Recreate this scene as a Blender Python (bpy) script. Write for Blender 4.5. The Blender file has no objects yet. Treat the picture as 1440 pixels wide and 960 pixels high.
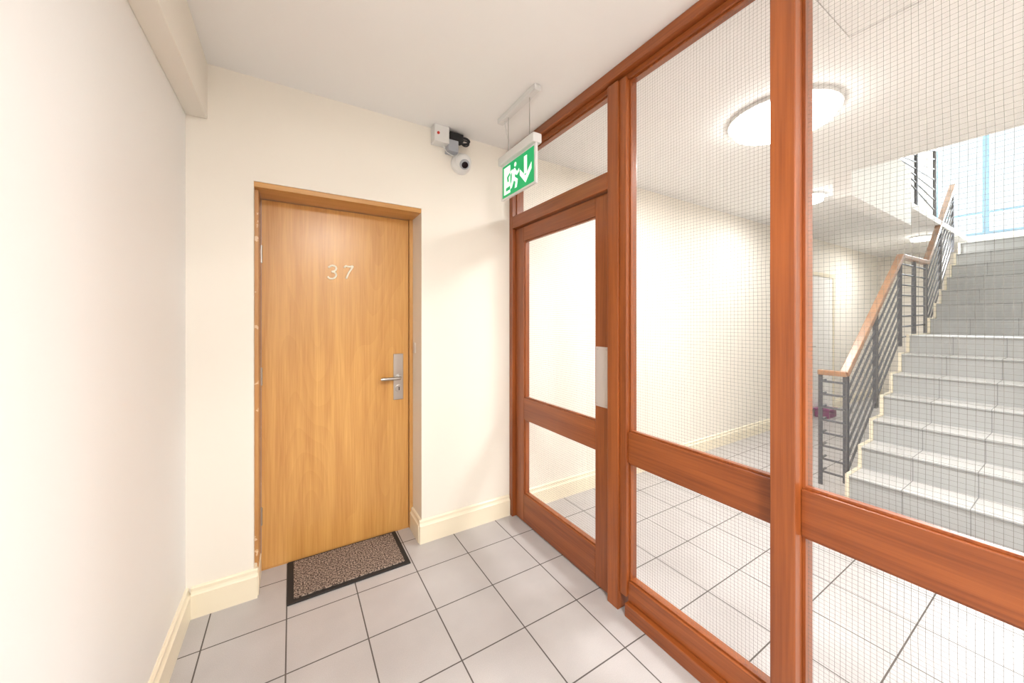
import bpy, bmesh, math, random
from mathutils import Vector, Matrix
random.seed(3)
U = 1.38           # metres per unit (camera height)
sc = bpy.context.scene
sc.view_settings.view_transform = 'Standard'
sc.view_settings.look = 'None'

def srgb(r, g, b):
    def f(c):
        c /= 255.0
        return c/12.92 if c <= 0.04045 else ((c+0.055)/1.055)**2.4
    return (f(r), f(g), f(b), 1.0)

# ---------------------------------------------------------------- materials
def new_mat(name):
    m = bpy.data.materials.new(name); m.use_nodes = True
    nt = m.node_tree
    b = nt.nodes['Principled BSDF']
    return m, nt, b

def N(nt, typ, **kw):
    n = nt.nodes.new(typ)
    for k, v in kw.items():
        setattr(n, k, v)
    return n

def math_node(nt, op, a, b=None, c=None):
    n = nt.nodes.new('ShaderNodeMath'); n.operation = op
    for i, v in enumerate((a, b, c)):
        if v is None: continue
        if isinstance(v, (int, float)): n.inputs[i].default_value = v
        else: nt.links.new(v, n.inputs[i])
    return n.outputs[0]

def plain(name, col, rough=0.5, metal=0.0, bump=0.0, bscale=200, vary=0.0):
    m, nt, b = new_mat(name)
    b.inputs['Base Color'].default_value = col
    b.inputs['Roughness'].default_value = rough
    b.inputs['Metallic'].default_value = metal
    geo = N(nt, 'ShaderNodeNewGeometry')
    no = N(nt, 'ShaderNodeTexNoise'); no.inputs['Scale'].default_value = bscale
    no.inputs['Detail'].default_value = 3
    nt.links.new(geo.outputs['Position'], no.inputs['Vector'])
    if bump > 0:
        bp = N(nt, 'ShaderNodeBump'); bp.inputs['Strength'].default_value = bump
        bp.inputs['Distance'].default_value = 0.001
        nt.links.new(no.outputs['Fac'], bp.inputs['Height'])
        nt.links.new(bp.outputs['Normal'], b.inputs['Normal'])
    if vary > 0:
        n2 = N(nt, 'ShaderNodeTexNoise'); n2.inputs['Scale'].default_value = 1.6
        n2.inputs['Detail'].default_value = 4
        nt.links.new(geo.outputs['Position'], n2.inputs['Vector'])
        mx = N(nt, 'ShaderNodeMix', data_type='RGBA')
        mx.inputs[6].default_value = tuple(c*(1-vary) for c in col[:3])+(1,)
        mx.inputs[7].default_value = col
        nt.links.new(n2.outputs['Fac'], mx.inputs[0])
        nt.links.new(mx.outputs[2], b.inputs['Base Color'])
    return m

def wood(name, dark, light, axis='Z', rough=0.35, scale=1.0, chips=None, coat=0.2, cathedral=False):
    m, nt, b = new_mat(name)
    geo = N(nt, 'ShaderNodeNewGeometry')
    mp = N(nt, 'ShaderNodeMapping')
    s = {'Z': (14, 14, 0.8), 'Y': (14, 0.8, 14), 'X': (0.8, 14, 14)}[axis]
    mp.inputs['Scale'].default_value = tuple(v*scale for v in s)
    nt.links.new(geo.outputs['Position'], mp.inputs['Vector'])
    n1 = N(nt, 'ShaderNodeTexNoise'); n1.inputs['Scale'].default_value = 1.0
    n1.inputs['Detail'].default_value = 5; n1.inputs['Distortion'].default_value = 0.6
    nt.links.new(mp.outputs[0], n1.inputs['Vector'])
    mp2 = N(nt, 'ShaderNodeMapping')
    mp2.inputs['Scale'].default_value = tuple(v*scale*9 if v > 1 else v*scale*4 for v in s)
    nt.links.new(geo.outputs['Position'], mp2.inputs['Vector'])
    n2 = N(nt, 'ShaderNodeTexNoise'); n2.inputs['Scale'].default_value = 1.0
    n2.inputs['Detail'].default_value = 3
    nt.links.new(mp2.outputs[0], n2.inputs['Vector'])
    broad = n1.outputs['Fac']
    if cathedral:
        mp3 = N(nt, 'ShaderNodeMapping'); mp3.inputs['Scale'].default_value = (3.2, 3.2, 0.45)
        nt.links.new(geo.outputs['Position'], mp3.inputs['Vector'])
        n3 = N(nt, 'ShaderNodeTexNoise'); n3.inputs['Scale'].default_value = 1.0; n3.inputs['Detail'].default_value = 1
        nt.links.new(mp3.outputs[0], n3.inputs['Vector'])
        bands = math_node(nt, 'FRACT', math_node(nt, 'MULTIPLY', n3.outputs['Fac'], 20.0))
        broad = math_node(nt, 'ADD', math_node(nt, 'MULTIPLY', bands, 0.09), math_node(nt, 'MULTIPLY', n1.outputs['Fac'], 0.91))
    f = math_node(nt, 'ADD', math_node(nt, 'MULTIPLY', broad, 0.6), math_node(nt, 'MULTIPLY', n2.outputs['Fac'], 0.4))
    r = N(nt, 'ShaderNodeValToRGB')
    r.color_ramp.elements[0].position = 0.30; r.color_ramp.elements[0].color = dark
    r.color_ramp.elements[1].position = 0.66; r.color_ramp.elements[1].color = light
    nt.links.new(f, r.inputs['Fac'])
    out = r.outputs['Color']
    if chips:
        nc = N(nt, 'ShaderNodeTexNoise'); nc.inputs['Scale'].default_value = 22
        nc.inputs['Detail'].default_value = 5
        nt.links.new(geo.outputs['Position'], nc.inputs['Vector'])
        st = math_node(nt, 'GREATER_THAN', nc.outputs['Fac'], 0.64)
        mx = N(nt, 'ShaderNodeMix', data_type='RGBA')
        nt.links.new(st, mx.inputs[0]); nt.links.new(out, mx.inputs[6])
        mx.inputs[7].default_value = chips
        out = mx.outputs[2]
    nt.links.new(out, b.inputs['Base Color'])
    b.inputs['Roughness'].default_value = rough
    b.inputs['Coat Weight'].default_value = coat
    b.inputs['Coat Roughness'].default_value = 0.25
    bp = N(nt, 'ShaderNodeBump'); bp.inputs['Strength'].default_value = 0.15
    bp.inputs['Distance'].default_value = 0.001
    nt.links.new(n2.outputs['Fac'], bp.inputs['Height'])
    nt.links.new(bp.outputs['Normal'], b.inputs['Normal'])
    return m

def grid_line(nt, coord, origin, pitch, width):
    a = math_node(nt, 'SUBTRACT', coord, origin - width/2)
    a = math_node(nt, 'DIVIDE', a, pitch)
    a = math_node(nt, 'FRACT', a)
    return math_node(nt, 'LESS_THAN', a, width/pitch)

def tile_mat():
    m, nt, b = new_mat('floor_tiles')
    geo = N(nt, 'ShaderNodeNewGeometry')
    sx = N(nt, 'ShaderNodeSeparateXYZ'); nt.links.new(geo.outputs['Position'], sx.inputs[0])
    p = 0.222*U
    gx = grid_line(nt, sx.outputs[0], -0.015*U - 20*p, p, 0.0055)
    gy = grid_line(nt, sx.outputs[1], 1.207*U - 20*p, p, 0.0055)
    g = math_node(nt, 'MAXIMUM', gx, gy)
    no = N(nt, 'ShaderNodeTexNoise'); no.inputs['Scale'].default_value = 350; no.inputs['Detail'].default_value = 4
    nt.links.new(geo.outputs['Position'], no.inputs['Vector'])
    n2 = N(nt, 'ShaderNodeTexNoise'); n2.inputs['Scale'].default_value = 5; n2.inputs['Detail'].default_value = 4
    nt.links.new(geo.outputs['Position'], n2.inputs['Vector'])
    f = math_node(nt, 'ADD', math_node(nt, 'MULTIPLY', no.outputs['Fac'], 0.6), math_node(nt, 'MULTIPLY', n2.outputs['Fac'], 0.4))
    r = N(nt, 'ShaderNodeValToRGB')
    r.color_ramp.elements[0].position = 0.3; r.color_ramp.elements[0].color = srgb(174, 170, 169)
    r.color_ramp.elements[1].position = 0.7; r.color_ramp.elements[1].color = srgb(196, 192, 191)
    nt.links.new(f, r.inputs['Fac'])
    mx = N(nt, 'ShaderNodeMix', data_type='RGBA')
    nt.links.new(g, mx.inputs[0]); nt.links.new(r.outputs['Color'], mx.inputs[6])
    mx.inputs[7].default_value = srgb(92, 86, 82)
    nt.links.new(mx.outputs[2], b.inputs['Base Color'])
    ro = math_node(nt, 'ADD', 0.36, math_node(nt, 'MULTIPLY', g, 0.5))
    nt.links.new(ro, b.inputs['Roughness'])
    bp = N(nt, 'ShaderNodeBump'); bp.inputs['Strength'].default_value = 0.5; bp.inputs['Distance'].default_value = 0.002
    h = math_node(nt, 'SUBTRACT', 1.0, g)
    nt.links.new(h, bp.inputs['Height']); nt.links.new(bp.outputs['Normal'], b.inputs['Normal'])
    return m

def stair_mat():
    m, nt, b = new_mat('stair_tiles')
    geo = N(nt, 'ShaderNodeNewGeometry')
    sx = N(nt, 'ShaderNodeSeparateXYZ'); nt.links.new(geo.outputs['Position'], sx.inputs[0])
    sn = N(nt, 'ShaderNodeSeparateXYZ'); nt.links.new(geo.outputs['Normal'], sn.inputs[0])
    gy = grid_line(nt, sx.outputs[1], 1.207*U - 20*0.222*U, 0.222*U, 0.005)
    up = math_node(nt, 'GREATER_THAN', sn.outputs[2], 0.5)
    gz = grid_line(nt, sx.outputs[2], 0.119*U - 10*0.128*U, 0.128*U, 0.004)
    gz = math_node(nt, 'MULTIPLY', gz, math_node(nt, 'SUBTRACT', 1.0, up))
    g = math_node(nt, 'MAXIMUM', gy, gz)
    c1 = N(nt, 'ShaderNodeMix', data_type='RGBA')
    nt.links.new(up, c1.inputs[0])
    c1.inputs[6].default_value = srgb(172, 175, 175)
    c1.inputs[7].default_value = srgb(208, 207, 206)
    c2 = N(nt, 'ShaderNodeMix', data_type='RGBA')
    nt.links.new(g, c2.inputs[0]); nt.links.new(c1.outputs[2], c2.inputs[6])
    c2.inputs[7].default_value = srgb(124, 126, 126)
    nt.links.new(c2.outputs[2], b.inputs['Base Color'])
    b.inputs['Roughness'].default_value = 0.4
    return m

def wired_glass():
    m = bpy.data.materials.new('wired_glass'); m.use_nodes = True
    nt = m.node_tree; nt.nodes.clear()
    out = N(nt, 'ShaderNodeOutputMaterial')
    geo = N(nt, 'ShaderNodeNewGeometry')
    sx = N(nt, 'ShaderNodeSeparateXYZ'); nt.links.new(geo.outputs['Position'], sx.inputs[0])
    p = 0.0130
    # the wires wander very slightly inside the glass
    nw = N(nt, 'ShaderNodeTexNoise'); nw.inputs['Scale'].default_value = 4; nw.inputs['Detail'].default_value = 1
    nt.links.new(geo.outputs['Position'], nw.inputs['Vector'])
    wob = math_node(nt, 'MULTIPLY', nw.outputs['Fac'], 0.008)
    gy = grid_line(nt, math_node(nt, 'ADD', sx.outputs[1], wob), -4.0, p, 0.0007)
    gz = grid_line(nt, math_node(nt, 'ADD', sx.outputs[2], wob), -4.0, p, 0.0007)
    g = math_node(nt, 'MAXIMUM', gy, gz)
    tr = N(nt, 'ShaderNodeBsdfTransparent'); tr.inputs[0].default_value = (0.98, 0.985, 0.985, 1)
    gl = N(nt, 'ShaderNodeBsdfGlossy'); gl.inputs['Roughness'].default_value = 0.015
    gl.inputs[0].default_value = (1, 1, 1, 1)
    lw = N(nt, 'ShaderNodeLayerWeight'); lw.inputs['Blend'].default_value = 0.5
    ff = math_node(nt, 'ADD', 0.05, math_node(nt, 'MULTIPLY', math_node(nt, 'POWER', lw.outputs['Facing'], 5.0), 0.8))
    ms = N(nt, 'ShaderNodeMixShader'); nt.links.new(ff, ms.inputs[0])
    nt.links.new(tr.outputs[0], ms.inputs[1]); nt.links.new(gl.outputs[0], ms.inputs[2])
    di = N(nt, 'ShaderNodeBsdfDiffuse'); di.inputs[0].default_value = srgb(126, 124, 117)
    m2 = N(nt, 'ShaderNodeMixShader'); nt.links.new(g, m2.inputs[0])
    nt.links.new(ms.outputs[0], m2.inputs[1]); nt.links.new(di.outputs[0], m2.inputs[2])
    nt.links.new(m2.outputs[0], out.inputs[0])
    return m

def emit(name, col, s):
    m, nt, b = new_mat(name)
    b.inputs['Base Color'].default_value = col
    b.inputs['Emission Color'].default_value = col
    b.inputs['Emission Strength'].default_value = s
    b.inputs['Roughness'].default_value = 0.4
    return m

def mat_carpet():
    m, nt, b = new_mat('mat_pile')
    geo = N(nt, 'ShaderNodeNewGeometry')
    no = N(nt, 'ShaderNodeTexNoise'); no.inputs['Scale'].default_value = 130; no.inputs['Detail'].default_value = 2
    nt.links.new(geo.outputs['Position'], no.inputs['Vector'])
    r = N(nt, 'ShaderNodeValToRGB')
    r.color_ramp.elements[0].position = 0.40; r.color_ramp.elements[0].color = srgb(58, 44, 38)
    r.color_ramp.elements[1].position = 0.62; r.color_ramp.elements[1].color = srgb(172, 154, 140)
    nt.links.new(no.outputs['Fac'], r.inputs['Fac'])
    nt.links.new(r.outputs['Color'], b.inputs['Base Color'])
    b.inputs['Roughness'].default_value = 0.95
    bp = N(nt, 'ShaderNodeBump'); bp.inputs['Strength'].default_value = 1; bp.inputs['Distance'].default_value = 0.004
    nt.links.new(no.outputs['Fac'], bp.inputs['Height']); nt.links.new(bp.outputs['Normal'], b.inputs['Normal'])
    return m

M_wall = plain('wall_paint_cream', srgb(242, 236, 225), 0.55, bump=0.15, bscale=120, vary=0.02)
M_wallL = plain('wall_paint_cream_lit', srgb(243, 242, 240), 0.45, bump=0.15, bscale=120, vary=0.03)  # same cream paint, the left wall's overexposed light put into the colour
M_ceil = plain('ceiling_paint', srgb(245, 244, 242), 0.7, bump=0.1, bscale=90, vary=0.02)
M_base = plain('baseboard_gloss_paint', srgb(242, 232, 208), 0.3)
M_tile = tile_mat()
M_stair = stair_mat()
M_glass = wired_glass()
M_mz = wood('mahogany_vertical', srgb(114, 54, 20), srgb(162, 88, 40), 'Z')
M_my = wood('mahogany_horizontal', srgb(114, 54, 20), srgb(162, 88, 40), 'Y')
M_door = wood('oak_veneer', srgb(194, 136, 68), srgb(222, 170, 98), 'Z', rough=0.3, scale=1.2, cathedral=True)
M_dfr = wood('oak_frame', srgb(190, 134, 70), srgb(216, 166, 100), 'Z', rough=0.35)
M_dfx = wood('oak_frame_head', srgb(186, 130, 66), srgb(216, 164, 98), 'X', rough=0.35)
M_chip = wood('oak_frame_chipped', srgb(178, 122, 64), srgb(204, 156, 96), 'Z', chips=srgb(226, 196, 158))
M_rail = wood('handrail_wood', srgb(140, 98, 66), srgb(170, 128, 94), 'X', rough=0.4)
M_steel = plain('brushed_steel', srgb(190, 188, 184), 0.32, 1.0, bump=0.1, bscale=300)
M_alu = plain('push_plate_aluminium', srgb(200, 196, 194), 0.4, 0.4)
M_brass = plain('pale_brass_enamel', srgb(252, 248, 228), 0.35, 0.0)
M_dark = plain('railing_grey_metal', srgb(80, 82, 88), 0.45, 0.3)
M_black = plain('black_plastic', srgb(20, 20, 22), 0.4)
M_white = plain('white_plastic', srgb(224, 224, 222), 0.35)
M_grey = plain('grey_plastic', srgb(166, 170, 178), 0.4)
M_red = plain('red_plastic', srgb(200, 50, 40), 0.4)
M_crim = plain('plum_plastic', srgb(132, 46, 104), 0.6)
M_lens = plain('camera_lens_glass', srgb(24, 20, 28), 0.08)
M_green = emit('exit_sign_green', srgb(0, 158, 92), 0.6)
M_pict = emit('exit_sign_white', srgb(235, 255, 245), 0.5)
M_lampd = emit('lamp_diffuser', (1.0, 0.985, 0.96, 1), 11)
M_winf = plain('window_frame_blue_grey', srgb(124, 156, 178), 0.4)
M_rub = plain('mat_rubber', srgb(38, 36, 36), 0.7, bump=0.3, bscale=200)
M_pile = mat_carpet()
M_ldoor = plain('white_door_paint', srgb(246, 244, 240), 0.4)

# ---------------------------------------------------------------- geometry helpers
def finish(name, bm, mat, parent=None, bevel=0.0, smooth=False, center=True):
    """bm in units; converts to metres, origin at bbox centre"""
    for v in bm.verts: v.co *= U
    bmesh.ops.recalc_face_normals(bm, faces=bm.faces[:])
    lo = Vector((min(v.co.x for v in bm.verts), min(v.co.y for v in bm.verts), min(v.co.z for v in bm.verts)))
    hi = Vector((max(v.co.x for v in bm.verts), max(v.co.y for v in bm.verts), max(v.co.z for v in bm.verts)))
    c = (lo+hi)/2
    for v in bm.verts: v.co -= c
    me = bpy.data.meshes.new(name); bm.to_mesh(me); bm.free()
    o = bpy.data.objects.new(name, me); sc.collection.objects.link(o)
    o.location = c
    if mat: me.materials.append(mat)
    if smooth:
        for p in me.polygons: p.use_smooth = True
    if bevel > 0:
        md = o.modifiers.new('bevel', 'BEVEL'); md.width = bevel; md.segments = 2
        md.limit_method = 'ANGLE'; md.harden_normals = False
    if parent: set_parent(o, parent)
    return o

def set_parent(o, e):
    o.parent = e
    o.matrix_parent_inverse = Matrix.Translation(-Vector(e.location))

def empty(name, x, y, z):
    e = bpy.data.objects.new(name, None); e.empty_display_size = 0.1
    e.location = Vector((x, y, z))*U
    sc.collection.objects.link(e); return e

def add_box(bm, x0, x1, y0, y1, z0, z1):
    vs = [bm.verts.new((x, y, z)) for x in (x0, x1) for y in (y0, y1) for z in (z0, z1)]
    for f in ((0,1,3,2),(4,6,7,5),(0,4,5,1),(2,3,7,6),(0,2,6,4),(1,5,7,3)):
        bm.faces.new([vs[i] for i in f])

def boxes(name, lst, mat, parent=None, bevel=0.0):
    bm = bmesh.new()
    for b in lst: add_box(bm, *b)
    return finish(name, bm, mat, parent, bevel)

def panes(name, lst, mat, parent=None):
    bm = bmesh.new()
    for (x, y0, y1, z0, z1) in lst:
        bm.faces.new([bm.verts.new(p) for p in ((x, y0, z0), (x, y0, z1), (x, y1, z1), (x, y1, z0))])
    return finish(name, bm, mat, parent)

def prism(name, pts, axis, a, b, mat, parent=None, bevel=0.0, bm_in=None):
    bm = bm_in or bmesh.new()
    def mk(p, t):
        return {'Y': (p[0], t, p[1]), 'X': (t, p[0], p[1]), 'Z': (p[0], p[1], t)}[axis]
    A = [bm.verts.new(mk(p, a)) for p in pts]
    B = [bm.verts.new(mk(p, b)) for p in pts]
    bm.faces.new(A); bm.faces.new(B[::-1])
    n = len(pts)
    for i in range(n):
        bm.faces.new([A[i], A[(i+1) % n], B[(i+1) % n], B[i]])
    if bm_in: return None
    return finish(name, bm, mat, parent, bevel)

def add_cyl(bm, p0, p1, r0, r1=None, seg=16):
    p0 = Vector(p0); p1 = Vector(p1); r1 = r0 if r1 is None else r1
    d = p1-p0
    q = Vector((0, 0, 1)).rotation_difference(d.normalized())
    A = []; B = []
    for i in range(seg):
        t = 2*math.pi*i/seg
        c = Vector((math.cos(t), math.sin(t), 0))
        A.append(bm.verts.new(p0 + q @ (c*r0)))
        B.append(bm.verts.new(p1 + q @ (c*r1)))
    bm.faces.new(A[::-1]); bm.faces.new(B)
    for i in range(seg):
        bm.faces.new([A[i], A[(i+1) % seg], B[(i+1) % seg], B[i]])

def cyls(name, lst, mat, parent=None, bevel=0.0, seg=16):
    bm = bmesh.new()
    for c in lst: add_cyl(bm, *c, seg=seg)
    return finish(name, bm, mat, parent, bevel)

def tube(name, pts, r, mat, parent=None, cyclic=False, smooth_path=True):
    cu = bpy.data.curves.new(name, 'CURVE'); cu.dimensions = '3D'
    cu.bevel_depth = r*U; cu.bevel_resolution = 4
    sp = cu.splines.new('NURBS' if smooth_path else 'POLY'); sp.points.add(len(pts)-1)
    for i, p in enumerate(pts): sp.points[i].co = (p[0]*U, p[1]*U, p[2]*U, 1)
    if smooth_path: sp.use_endpoint_u = True; sp.order_u = 3
    sp.use_cyclic_u = cyclic; cu.use_fill_caps = True
    o = bpy.data.objects.new(name, cu); sc.collection.objects.link(o)
    dg = bpy.context.evaluated_depsgraph_get()
    me = bpy.data.meshes.new_from_object(o.evaluated_get(dg))
    bpy.data.objects.remove(o)
    lo = Vector([min(v.co[k] for v in me.vertices) for k in range(3)])
    hi = Vector([max(v.co[k] for v in me.vertices) for k in range(3)])
    c = (lo+hi)/2
    for v in me.vertices: v.co -= c
    me.materials.clear(); me.materials.append(mat)
    for p in me.polygons: p.use_smooth = True
    o = bpy.data.objects.new(name, me); o.location = c
    sc.collection.objects.link(o)
    if parent: set_parent(o, parent)
    return o

# ---------------------------------------------------------------- key dimensions (units)
XL = -0.305; YB = 1.608; ZC = 1.889; YN = -1.25; XE = 7.0
DX0, DX1, DZ = -0.118, 0.502, 1.512     # doorway opening
WT = 0.22
PX = 0.965                               # partition corridor face
SX = 2.70; SY = 0.747; SN = -0.12        # stair start, far side, near side
OX = 2.83                                # ceiling opening start
ZT = 3.7

# ---------------------------------------------------------------- room shell
boxes('floor', [(XL-0.1, XE+0.1, YN-0.1, YB+WT, -0.08, 0)], M_tile)
boxes('ceiling', [(XL-0.1, OX, YN-0.1, YB+WT, ZC, ZC+0.045),
                  (OX, XE, 0.86, YB+WT, ZC, ZC+0.045),
                  (4.11, XE, 0.775, 0.86, ZC, ZC+0.045)], M_ceil)
boxes('wall_left', [(XL-0.1, XL, YN-0.1, YB+WT, 0, ZC)], M_wallL)
boxes('wall_back', [(XL, DX0, YB, YB+WT, 0, ZC), (DX1, XE, YB, YB+WT, 0, ZC),
                    (DX0, DX1, YB, YB+WT, DZ, ZC)], M_wall)
boxes('wall_near', [(XL, OX, YN-0.1, YN, 0, ZC)], M_wall)
boxes('wall_lobby', [(OX, OX+0.08, YN-0.1, SN-0.08, 0, ZC)], M_wall)
boxes('wall_stair', [(SX+0.13, XE, SN-0.08, SN, 0, ZT)], M_wall)
boxes('wall_stairwell_front', [(OX-0.08, OX, SN-0.08, 1.28, ZC+0.045, ZT)], M_wall)
boxes('wall_stairwell_back', [(OX, XE, 1.2, 1.28, ZC+0.045, ZT)], M_wall)
boxes('ceiling_stairwell', [(OX-0.08, XE+0.1, SN-0.08, 1.28, ZT, ZT+0.05)], M_ceil)
W0, W1, WZ0, WZ1 = -0.02, 1.12, 2.03, 3.5
boxes('wall_end', [(XE, XE+0.1, SN-0.08, YB+WT, 0, WZ0), (XE, XE+0.1, SN-0.08, W0, WZ0, ZT),
                   (XE, XE+0.1, W1, YB+WT, WZ0, ZT), (XE, XE+0.1, W0, W1, WZ1, ZT)], M_wall)
boxes('ceiling_beam', [(XL, -0.248, YN, YB, 1.697, ZC)], M_wall, bevel=0.002)
boxes('wall_stair_opening', [(OX, 4.11, 0.775, 0.86, 1.75, 2.19)], M_ceil)

# ---------------------------------------------------------------- baseboards (two step moulding)
def bb_profile(t=0.015, h=0.103):
    return [(0, 0), (t, 0), (t, h*0.76), (t*0.75, h*0.80), (t*0.58, h*0.86), (t*0.58, h*0.96), (t*0.3, h), (0, h)]
def bb(name, segs):
    bm = bmesh.new()
    for kind, fixed, sgn, a, b in segs:
        pts = [(fixed + sgn*p, z) for p, z in bb_profile()]
        prism('', pts, 'Y' if kind == 'y' else 'X', a, b, None, bm_in=bm)
    return finish(name, bm, M_base)
bb('baseboard_left', [('y', XL, 1, YN, YB)])
bb('baseboard_back', [('x', YB, -1, XL+0.015, DX0+0.012), ('y', DX0, 1, YB, 1.742),
                      ('x', YB, -1, DX1-0.012, 0.962), ('y', DX1, -1, YB, 1.742)])
bb('baseboard_lobby', [('x', YB, -1, 1.045, 4.42), ('x', YB, -1, 5.30, XE)])

# ---------------------------------------------------------------- door 1 (flat 37)
d1 = empty('door_1', 0.19, 1.77, 0.75)
DY = 1.758
boxes('leaf', [(-0.104, 0.484, DY, DY+0.032, 0.006, 1.490)], M_door, d1, bevel=0.0015)
boxes('frame_jamb_right', [(0.486, DX1, 1.745, YB+WT, 0, 1.492)], M_dfr, d1, bevel=0.001)
boxes('frame_jamb_left', [(DX0, -0.106, YB+0.035, YB+WT, 0, 1.492)], M_chip, d1, bevel=0.001)
boxes('frame_head', [(DX0, DX1, YB+0.004, YB+WT, 1.493, DZ)], M_dfx, d1, bevel=0.001)
boxes('threshold', [(-0.106, 0.486, DY, YB+WT, 0, 0.006)], M_dfx, d1)
hb = []
for z in (0.22, 0.78, 1.27):
    hb.append(((-0.1045, DY-0.004, z-0.035), (-0.1045, DY-0.004, z+0.035), 0.0045))
cyls('hinges', hb, M_steel, d1)
boxes('handle_backplate', [(0.412, 0.458, DY-0.006, DY, 0.628, 0.846)], M_steel, d1, bevel=0.003)
cyls('handle_rose', [((0.436, DY-0.006, 0.735), (0.436, DY-0.014, 0.735), 0.0145)], M_steel, d1, 0.001, 24)
tube('lever_handle', [(0.436, DY-0.01, 0.735), (0.436, DY-0.032, 0.735), (0.434, DY-0.042, 0.735), (0.42, DY-0.044, 0.735),
                      (0.36, DY-0.044, 0.735), (0.348, DY-0.042, 0.735)], 0.0075, M_steel, d1)
cyls('lock_cylinder', [((0.436, DY-0.006, 0.682), (0.436, DY-0.013, 0.682), 0.017)], M_steel, d1, 0.001, 24)
boxes('key_slot', [(0.434, 0.438, DY-0.0145, DY-0.013, 0.674, 0.690)], M_black, d1)
def arc(cx, cz, r, a0, a1, n=14, sx=1.0):
    return [(cx+sx*r*math.cos(math.radians(a0+(a1-a0)*i/n)), cz+r*math.sin(math.radians(a0+(a1-a0)*i/n))) for i in range(n+1)]
def slant(pts, x, z, s=0.12):
    return [(x+p[0]+p[1]*s, DY-0.004, z+p[1]) for p in pts]
three = [(-0.016, 0.018)] + arc(0, 0.0145, 0.0135, 150, -60, 12, 1.1) + [(-0.002, 0.001)] + arc(0.001, -0.0145, 0.0155, 60, -155, 14, 1.1)
tube('number_3', slant(three, 0.150, 1.217), 0.0042, M_brass, d1)
seven = [(-0.017, 0.018), (-0.014, 0.027), (-0.004, 0.024), (0.007, 0.024), (0.019, 0.029), (0.010, 0.010), (0.001, -0.008), (-0.003, -0.030)]
tube('number_7', slant(seven, 0.214, 1.221), 0.0042, M_brass, d1)
boxes('strike_plate', [(0.499, 0.502, 1.70, 1.735, 0.85, 0.90)], M_white, d1, 0.002)

# door mat
mt = empty('doormat', 0.2, 1.63, 0.005)
boxes('border', [(-0.014, 0.420, 1.490, 1.752, 0.0005, 0.006)], M_rub, mt, bevel=0.002)
boxes('pile', [(0.006, 0.400, 1.508, 1.738, 0.004, 0.011)], M_pile, mt, bevel=0.003)

# ---------------------------------------------------------------- glazed partition
gp = empty('glazed_partition', 1.0, 0.4, 0.95)
F0, F1 = PX, 1.035             # frame depth
R0, R1 = 0.982, 1.022          # rail depth
GX = 1.002                     # glass plane
YD0, YD1 = 0.925, 1.577        # door opening
P1a, P1b = 0.846, 0.925
P2a, P2b = 0.355, 0.405
P3a, P3b = -0.13, -0.08
P4a, P4b = -0.62, -0.57
vert = [(F0, F1, 1.577, YB-0.001, 0, ZC-0.001),
        (F0, F1, P1a+0.03, P1b, 0, 1.838), (F0+0.008, F1-0.008, P1a, P1a+0.0295, 0.06, 1.838)]
for a, b in ((P2a, P2b), (P3a, P3b), (P4a, P4b), (YN, YN+0.05)):
    vert.append((F0-0.012, F1+0.012, a, b, 0, 1.848))
boxes('posts', vert, M_mz, gp, bevel=0.003)
hor = [(F0-0.005, F1+0.005, YN, 1.577, 1.850, ZC-0.001),
       (R0, R1, YN+0.05, 1.577, 1.828, 1.8495),
       (F0, F1, P1b, 1.577, 1.475, 1.537)]
boxes('head_and_transom', hor, M_my, gp, bevel=0.003)
rails = []; glass = []
for a, b in ((P2b, P1a), (P3b, P2a), (P4b, P3a), (YN+0.05, P4a)):
    rails.append((R0, R1, a, b, 0.516, 0.622))
    rails.append((R0, R1, a, b, 0.0455, 0.112))
    rails.append((F0, F1, a, b, 0.0, 0.045))
boxes('rails', rails, M_my, gp, bevel=0.003)
beads = []
def bead_rect(lst, a, b, z0, z1, x0=0.990, x1=1.001, w=0.006):
    lst += [(x0, x1, a, a+w, z0, z1), (x0, x1, b-w, b, z0, z1), (x0, x1, a+w, b-w, z0, z0+w), (x0, x1, a+w, b-w, z1-w, z1)]
for a, b in ((P2b, P1a), (P3b, P2a), (P4b, P3a), (YN+0.05, P4a)):
    bead_rect(beads, a, b, 0.622, 1.828); bead_rect(beads, a, b, 0.112, 0.516)
    glass.append((GX, a, b, 0.622, 1.828)); glass.append((GX, a, b, 0.112, 0.516))
bead_rect(beads, P1b, 1.577, 1.537, 1.828)
glass.append((GX, P1b, 1.577, 1.537, 1.828))
boxes('glazing_beads', beads, M_mz, gp, bevel=0.001)
panes('glass_panes', glass, M_glass, gp)

# door 2: glazed fire door
d2 = empty('door_2', 1.0, 1.25, 0.73)
L0, L1 = 0.984, 1.018
a, b = YD0+0.003, 1.574
s = 0.076
boxes('stiles', [(L0, L1, a, a+s, 0.006, 1.471), (L0, L1, b-s, b, 0.006, 1.471)], M_mz, d2, bevel=0.003)
boxes('rails', [(L0, L1, a+s, b-s, 1.400, 1.471), (L0, L1, a+s, b-s, 0.516, 0.622), (L0, L1, a+s, b-s, 0.006, 0.145)], M_my, d2, bevel=0.003)
bd = []
bead_rect(bd, a+s, b-s, 0.622, 1.400); bead_rect(bd, a+s, b-s, 0.145, 0.516)
boxes('glazing_beads', bd, M_mz, d2, bevel=0.001)
panes('glass_panes', [(GX, a+s, b-s, 0.622, 1.400), (GX, a+s, b-s, 0.145, 0.516)], M_glass, d2)
boxes('push_plate', [(L0-0.003, L0, a+0.008, a+s-0.006, 0.683, 0.906)], M_alu, d2, bevel=0.001)
sc_l = []
for yy in (a+0.016, a+s-0.014):
    for zz in (0.693, 0.896):
        sc_l.append(((L0-0.003, yy, zz), (L0-0.0045, yy, zz), 0.003))
cyls('plate_screws', sc_l, M_steel, d2)

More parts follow.
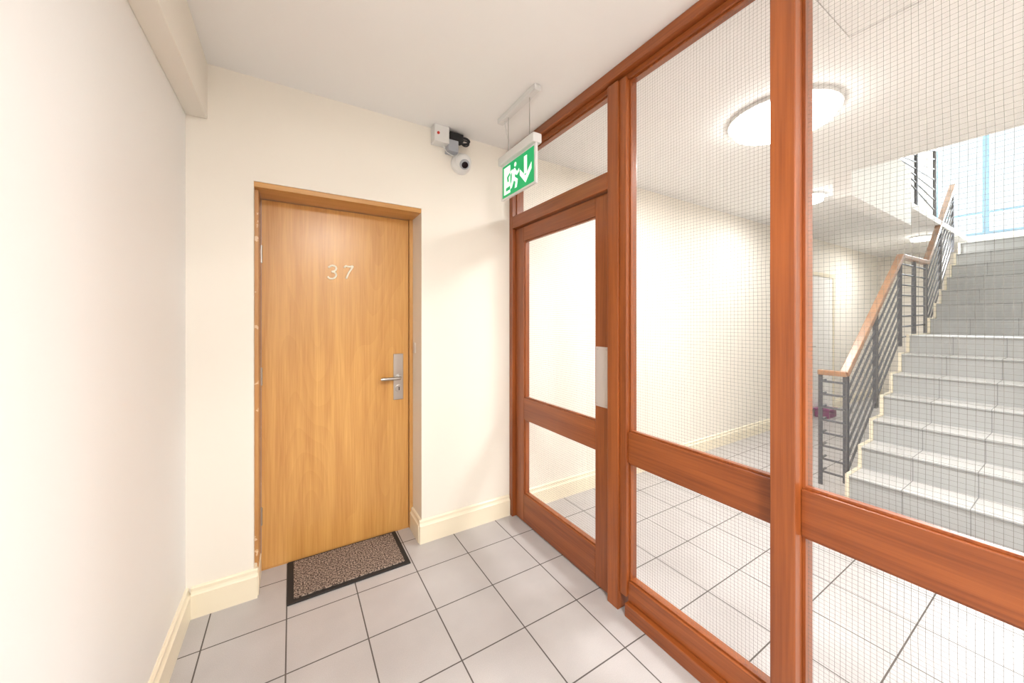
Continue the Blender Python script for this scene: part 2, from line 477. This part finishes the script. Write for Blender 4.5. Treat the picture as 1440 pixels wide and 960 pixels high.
# ---------------------------------------------------------------- exit sign
ex = empty('exit_sign', 0.785, 1.24, 1.72)
EX = 0.785; EY0, EY1 = 1.107, 1.363
boxes('ceiling_bar', [(EX-0.014, EX+0.014, 1.10, 1.385, 1.866, ZC-0.0005)], M_white, ex, bevel=0.003)
cyls('suspension_rods', [((EX, 1.155, 1.70), (EX, 1.155, 1.867), 0.0018), ((EX, 1.315, 1.70), (EX, 1.315, 1.867), 0.0018)], M_steel, ex)
tube('power_cable', [(EX, 1.345, 1.868), (EX+0.01, 1.35, 1.82), (EX+0.015, 1.33, 1.77), (EX+0.004, 1.325, 1.71)], 0.0022, M_white, ex)
boxes('housing', [(EX-0.020, EX+0.020, EY0-0.006, EY1+0.006, 1.672, 1.708)], M_white, ex, bevel=0.006)
boxes('acrylic_panel', [(EX-0.005, EX+0.005, EY0, EY1, 1.522, 1.672)], M_white, ex, bevel=0.001)
for side, xf in ((-1, EX-0.0052), (1, EX+0.0052)):
    t = 0.0008*side
    tag = 'front' if side < 0 else 'rear'
    def YY(u):
        return EY1-u*(EY1-EY0) if side < 0 else EY0+u*(EY1-EY0)
    def ZZ(v): return 1.522 + v*0.150
    def poly(bm, pts, layer):
        prism('', [(YY(p[0]), ZZ(p[1])) for p in pts], 'X', xf+t*layer, xf+t*(layer+1), None, bm_in=bm)
    bm = bmesh.new(); poly(bm, [(0.04, 0.05), (0.96, 0.05), (0.96, 0.95), (0.04, 0.95)], 0)
    finish('green_face_'+tag, bm, M_green, ex)
    bm = bmesh.new()
    poly(bm, [(0.09, 0.12), (0.29, 0.12), (0.29, 0.88), (0.09, 0.88)], 1)
    poly(bm, [(0.70, 0.84), (0.78, 0.84), (0.78, 0.38), (0.70, 0.38)], 1)
    poly(bm, [(0.74, 0.14), (0.74, 0.32), (0.90, 0.58), (0.90, 0.42)], 1)
    poly(bm, [(0.74, 0.14), (0.74, 0.32), (0.58, 0.58), (0.58, 0.42)], 1)
    R = []
    R.append([(0.445+0.032*math.cos(k*math.pi/6), 0.80+0.062*math.sin(k*math.pi/6)) for k in range(12)])
    R.append([(0.34, 0.68), (0.44, 0.71), (0.43, 0.44), (0.34, 0.42)])
    R.append([(0.43, 0.71), (0.50, 0.58), (0.56, 0.63), (0.555, 0.54), (0.49, 0.48), (0.42, 0.56)])
    R.append([(0.35, 0.45), (0.43, 0.47), (0.52, 0.36), (0.49, 0.16), (0.43, 0.16), (0.455, 0.32)])
    R.append([(0.35, 0.66), (0.29, 0.60), (0.29, 0.68), (0.36, 0.72)])
    R.append([(0.35, 0.46), (0.29, 0.30), (0.29, 0.20), (0.34, 0.22), (0.42, 0.44)])
    for r_ in R: poly(bm, r_, 1)
    finish('pictogram_'+tag, bm, M_pict, ex)
    bm = bmesh.new()
    poly(bm, [(0.29, 0.60), (0.24, 0.55), (0.25, 0.44), (0.21, 0.44), (0.195, 0.58), (0.29, 0.68)], 2)
    poly(bm, [(0.29, 0.30), (0.16, 0.29), (0.16, 0.20), (0.29, 0.20)], 2)
    finish('pictogram_limbs_'+tag, bm, M_green, ex)

# ---------------------------------------------------------------- CCTV cluster
cc = empty('security_camera', 0.65, 1.58, 1.82)
boxes('junction_box', [(0.545, 0.615, 1.555, YB, 1.812, ZC)], M_white, cc, bevel=0.004)
cyls('red_indicator', [((0.562, 1.555, 1.848), (0.562, 1.551, 1.848), 0.006)], M_red, cc)
boxes('grey_adaptor', [(0.612, 0.662, 1.560, YB-0.001, 1.785, 1.838)], M_grey, cc, bevel=0.003)
boxes('black_transformer', [(0.622, 0.690, 1.565, YB-0.001, 1.842, 1.878)], M_black, cc, bevel=0.004)
for k, (dz, r_) in enumerate(((0.0, .012), (.006, .016), (-.008, .010))):
    tube('black_cable_%d' % (k+1), [(0.685, 1.58, 1.862+dz), (0.705, 1.575, 1.868+dz), (0.715+r_, 1.572, 1.850+dz), (0.70, 1.572, 1.832+dz), (0.675, 1.572, 1.838), (0.655, 1.574, 1.845)], 0.003, M_black, cc)
tube('white_cable', [(0.60, 1.59, 1.815), (0.605, 1.585, 1.79), (0.63, 1.58, 1.775), (0.66, 1.585, 1.775)], 0.002, M_white, cc)
cyls('camera_base', [((0.690, YB, 1.752), (0.690, 1.588, 1.752), 0.048, 0.048), ((0.690, 1.588, 1.752), (0.690, 1.574, 1.752), 0.048, 0.040)], M_white, cc, 0.001, 32)
bm = bmesh.new()
bmesh.ops.create_uvsphere(bm, u_segments=32, v_segments=18, radius=0.038, matrix=Matrix.Translation((0.690, 1.570, 1.750)))
finish('camera_ball', bm, M_white, cc, smooth=True)
lo = Vector((0.690, 1.570, 1.750)); dr = Vector((-0.12, -0.75, -0.62)).normalized()
cyls('lens_ring', [(lo+dr*0.028, lo+dr*0.0385, 0.024, 0.021)], M_grey, cc, 0, 24)
cyls('lens', [(lo+dr*0.034, lo+dr*0.040, 0.015)], M_lens, cc, 0, 24)

# ---------------------------------------------------------------- ceiling lamps
def lamp(x, y, r, power, suffix_parent='ceiling_lamp', zc=ZC, col=(1, 0.99, 0.975)):
    e = empty(suffix_parent, x, y, zc-0.03)
    cyls('base_ring', [((x, y, zc-0.0005), (x, y, zc-0.016), r*1.08)], M_white, e, 0.002, 48)
    cyls('diffuser', [((x, y, zc-0.016), (x, y, zc-0.045), r, r*0.97)], M_lampd, e, 0.006, 48)
    l = bpy.data.lights.new('lamp_light', 'AREA'); l.shape = 'DISK'; l.size = 2*r*U*0.95
    l.energy = power; l.color = col
    o = bpy.data.objects.new('lamp_light', l); sc.collection.objects.link(o)
    o.location = Vector((x, y, zc-0.052))*U
    set_parent(o, e)
    return e
lamp(0.30, -0.55, 0.19, 70)
lamp(1.80, 0.72, 0.185, 38)
lamp(3.12, 1.10, 0.10, 13)
lamp(1.95, -0.7, 0.19, 28)
lamp(5.60, 0.98, 0.08, 28)  # added lamp behind the railing, brightens the wall by the far door

# ---------------------------------------------------------------- stairs
st = empty('staircase', 4.5, 0.3, 0.9)
rise = 0.128; tr = 0.205
xs = [SX + i*tr for i in range(7)] + [4.55 + i*tr for i in range(7)]
prof = [(SX, 0)]
for i, x in enumerate(xs):
    z0 = i*rise; z1 = (i+1)*rise
    if i > 0: prof.append((x, z0))
    prof.append((x-0.0, z1-0.012)); prof.append((x-0.010, z1-0.010)); prof.append((x-0.010, z1))
prof += [(XE-0.001, 14*rise), (XE-0.001, 14*rise-0.13), (5.85, 14*rise-0.13), (4.6, 0.86), (4.1, 0.78), (3.0, 0)]
prism('steps', prof, 'Y', SN+0.001, SY, M_stair, st)
prof2 = [(SX-0.012, 0)]
for i, x in enumerate(xs):
    z0 = i*rise; z1 = (i+1)*rise
    if i > 0: prof2.append((x-0.014, z0+0.008))
    prof2.append((x-0.014, z1+0.008))
prof2 += [(XE-0.001, 14*rise+0.008), (XE-0.001, 14*rise-0.15), (5.85, 14*rise-0.15), (4.6, 0.84), (4.1, 0.76), (2.98, 0)]
prism('stringer', prof2, 'Y', SY+0.0005, SY+0.016, M_base, st)

# balustrade
bl = empty('stair_balustrade', 4.0, 0.79, 1.0)
RY = 0.79
path = [(2.78, 0.690), (3.90, 1.490), (4.66, 1.505), (5.72, 2.38)]
def rail_box(bm, p, q, w, h):
    p = Vector(p); q = Vector(q); d = (q-p).normalized()
    side = d.cross(Vector((0, 0, 1))).normalized(); up = side.cross(d).normalized()
    vs = []
    for c in (p, q):
        for s1, s2 in ((-1, -1), (1, -1), (1, 1), (-1, 1)):
            vs.append(bm.verts.new(c+side*s1*w/2+up*s2*h/2))
    for f in ((0,1,2,3),(7,6,5,4),(0,4,5,1),(1,5,6,2),(2,6,7,3),(3,7,4,0)):
        bm.faces.new([vs[i] for i in f])
bm = bmesh.new()
for i in range(3):
    rail_box(bm, (path[i][0]-0.008, RY, path[i][1]), (path[i+1][0]+0.008, RY, path[i+1][1]), 0.040, 0.034)
rail_box(bm, (2.78, RY-0.01, 0.690), (2.78, RY+0.125, 0.690), 0.040, 0.030)
finish('handrail', bm, M_rail, bl, bevel=0.006)
bm = bmesh.new()
for k in range(1, 9):
    o_ = 0.055 + (k-1)*0.079
    for i in range(3):
        add_cyl(bm, (path[i][0], RY, path[i][1]-o_), (path[i+1][0], RY, path[i+1][1]-o_), 0.0065, seg=8)
    zz = path[0][1]-o_
    add_cyl(bm, (2.78, RY, zz), (2.78, RY+0.115, zz), 0.0065, seg=8)
    add_cyl(bm, (2.78, RY+0.115, zz), (2.86, RY+0.115, zz), 0.0065, seg=8)
finish('rods', bm, M_dark, bl)
def hz(x):
    for i in range(3):
        if x <= path[i+1][0]+1e-6:
            t = (x-path[i][0])/(path[i+1][0]-path[i][0]); return path[i][1]+t*(path[i+1][1]-path[i][1])
bars = []
for x in (2.80, 3.33, 3.88, 4.27, 4.64, 5.17, 5.70):
    z1 = hz(x)
    zb = max(0.0, z1-0.66)
    for dx in (-0.018, 0.012):
        bars.append((x+dx, x+dx+0.006, RY-0.010, RY+0.010, zb, z1-0.012))
bars.append((2.775, 2.785, RY+0.105, RY+0.125, 0, 0.676))
boxes('posts', bars, M_dark, bl)
# upper landing guard (continues the same balustrade)
up = [(3.80, 2.30), (5.20, 2.62)]
bm = bmesh.new()
rail_box(bm, (up[0][0], 0.82, up[0][1]), (up[1][0], 0.82, up[1][1]), 0.03, 0.026)
finish('upper_handrail', bm, M_dark, bl, bevel=0.004)
bm = bmesh.new()
for k in range(6):
    o_ = 0.05 + k*0.055
    add_cyl(bm, (up[0][0], 0.82, up[0][1]-o_*0.35), (up[1][0], 0.82, up[1][1]-o_*1.8), 0.0065, seg=8)
finish('upper_rods', bm, M_dark, bl)
boxes('upper_posts', [(x+dx, x+dx+0.006, 0.81, 0.83, ZC+0.045 if x > 4.1 else 2.19, 2.30+(x-3.8)*0.2286) for x in (3.84, 4.5, 5.15) for dx in (-0.014, 0.01)], M_dark, bl)

# ---------------------------------------------------------------- stair window
wn = empty('window_1', XE+0.04, 0.55, 2.75)
fw = 0.035
fr = [(XE+0.01, XE+0.07, W0, W0+fw, WZ0, WZ1), (XE+0.01, XE+0.07, W1-fw, W1, WZ0, WZ1),
       (XE+0.01, XE+0.07, W0+fw, W1-fw, WZ0, WZ0+fw), (XE+0.01, XE+0.07, W0+fw, W1-fw, WZ1-fw, WZ1),
       (XE+0.01, XE+0.07, 0.69, 0.745, WZ0+fw, WZ1-fw), (XE+0.01, XE+0.07, W0+fw, 0.69, 2.28, 2.31), (XE+0.01, XE+0.07, 0.745, W1-fw, 2.28, 2.31)]
boxes('frame', fr, M_winf, wn, bevel=0.003)
mg = bpy.data.materials.new('clear_glass'); mg.use_nodes = True
nt = mg.node_tree; nt.nodes.clear()
o_ = N(nt, 'ShaderNodeOutputMaterial'); t_ = N(nt, 'ShaderNodeBsdfTransparent'); g_ = N(nt, 'ShaderNodeBsdfGlossy')
g_.inputs['Roughness'].default_value = 0.02
m_ = N(nt, 'ShaderNodeMixShader'); m_.inputs[0].default_value = 0.05
nt.links.new(t_.outputs[0], m_.inputs[1]); nt.links.new(g_.outputs[0], m_.inputs[2]); nt.links.new(m_.outputs[0], o_.inputs[0])
panes('glass', [(XE+0.04, W0+0.01, W1-0.01, WZ0+0.01, WZ1-0.01)], mg, wn)

# far lobby door and plum box
ld = empty('door_3', 4.86, YB, 0.75)
boxes('frame', [(4.44, 4.48, YB-0.02, YB, 0, 1.53), (5.24, 5.28, YB-0.02, YB, 0, 1.53), (4.48, 5.24, YB-0.02, YB, 1.49, 1.53)], M_base, ld, bevel=0.002)
boxes('leaf', [(4.482, 5.238, YB-0.012, YB-0.001, 0.006, 1.488)], M_ldoor, ld, bevel=0.002)
tube('lever_handle', [(4.56, YB-0.012, 0.74), (4.56, YB-0.045, 0.74), (4.58, YB-0.048, 0.74), (4.66, YB-0.048, 0.74)], 0.007, M_steel, ld)
sb = empty('storage_box', 4.80, 1.52, 0.05)
boxes('body', [(4.70, 4.90, 1.46, 1.58, 0.0005, 0.075)], M_crim, sb, bevel=0.006)
boxes('lid', [(4.69, 4.91, 1.45, 1.59, 0.076, 0.092)], M_crim, sb, bevel=0.004)

# ceiling access hatch
boxes('ceiling_hatch', [(1.12, 1.50, 0.05, 0.07, ZC-0.008, ZC-0.0005), (1.12, 1.50, 0.41, 0.43, ZC-0.008, ZC-0.0005),
                        (1.12, 1.14, 0.07, 0.41, ZC-0.008, ZC-0.0005), (1.48, 1.50, 0.07, 0.41, ZC-0.008, ZC-0.0005),
                        (1.141, 1.479, 0.071, 0.409, ZC-0.005, ZC-0.0005)], M_ceil, bevel=0.001)

# ---------------------------------------------------------------- daylight
w = bpy.data.worlds.new('World'); sc.world = w; w.use_nodes = True
bg = w.node_tree.nodes['Background']
bg.inputs[0].default_value = (0.86, 0.94, 1.0, 1); bg.inputs[1].default_value = 1.3
l = bpy.data.lights.new('window_daylight', 'AREA'); l.shape = 'RECTANGLE'; l.size = 1.4*U; l.size_y = 1.1*U
l.energy = 250; l.color = (0.88, 0.95, 1.0)
o = bpy.data.objects.new('window_daylight', l); sc.collection.objects.link(o)
o.location = Vector((XE+0.3, 0.55, 2.76))*U; o.rotation_euler = (0, math.radians(90), 0)
set_parent(o, wn)

# ---------------------------------------------------------------- camera
cam = bpy.data.cameras.new('camera'); co = bpy.data.objects.new('camera', cam); sc.collection.objects.link(co)
cam.sensor_width = 36; cam.lens = 36*507/1440.0; cam.shift_y = -28/1440.0
cam.clip_start = 0.02
co.location = (0, 0, U)
co.rotation_euler = (math.radians(90), 0, -math.radians(31.42))
sc.camera = co
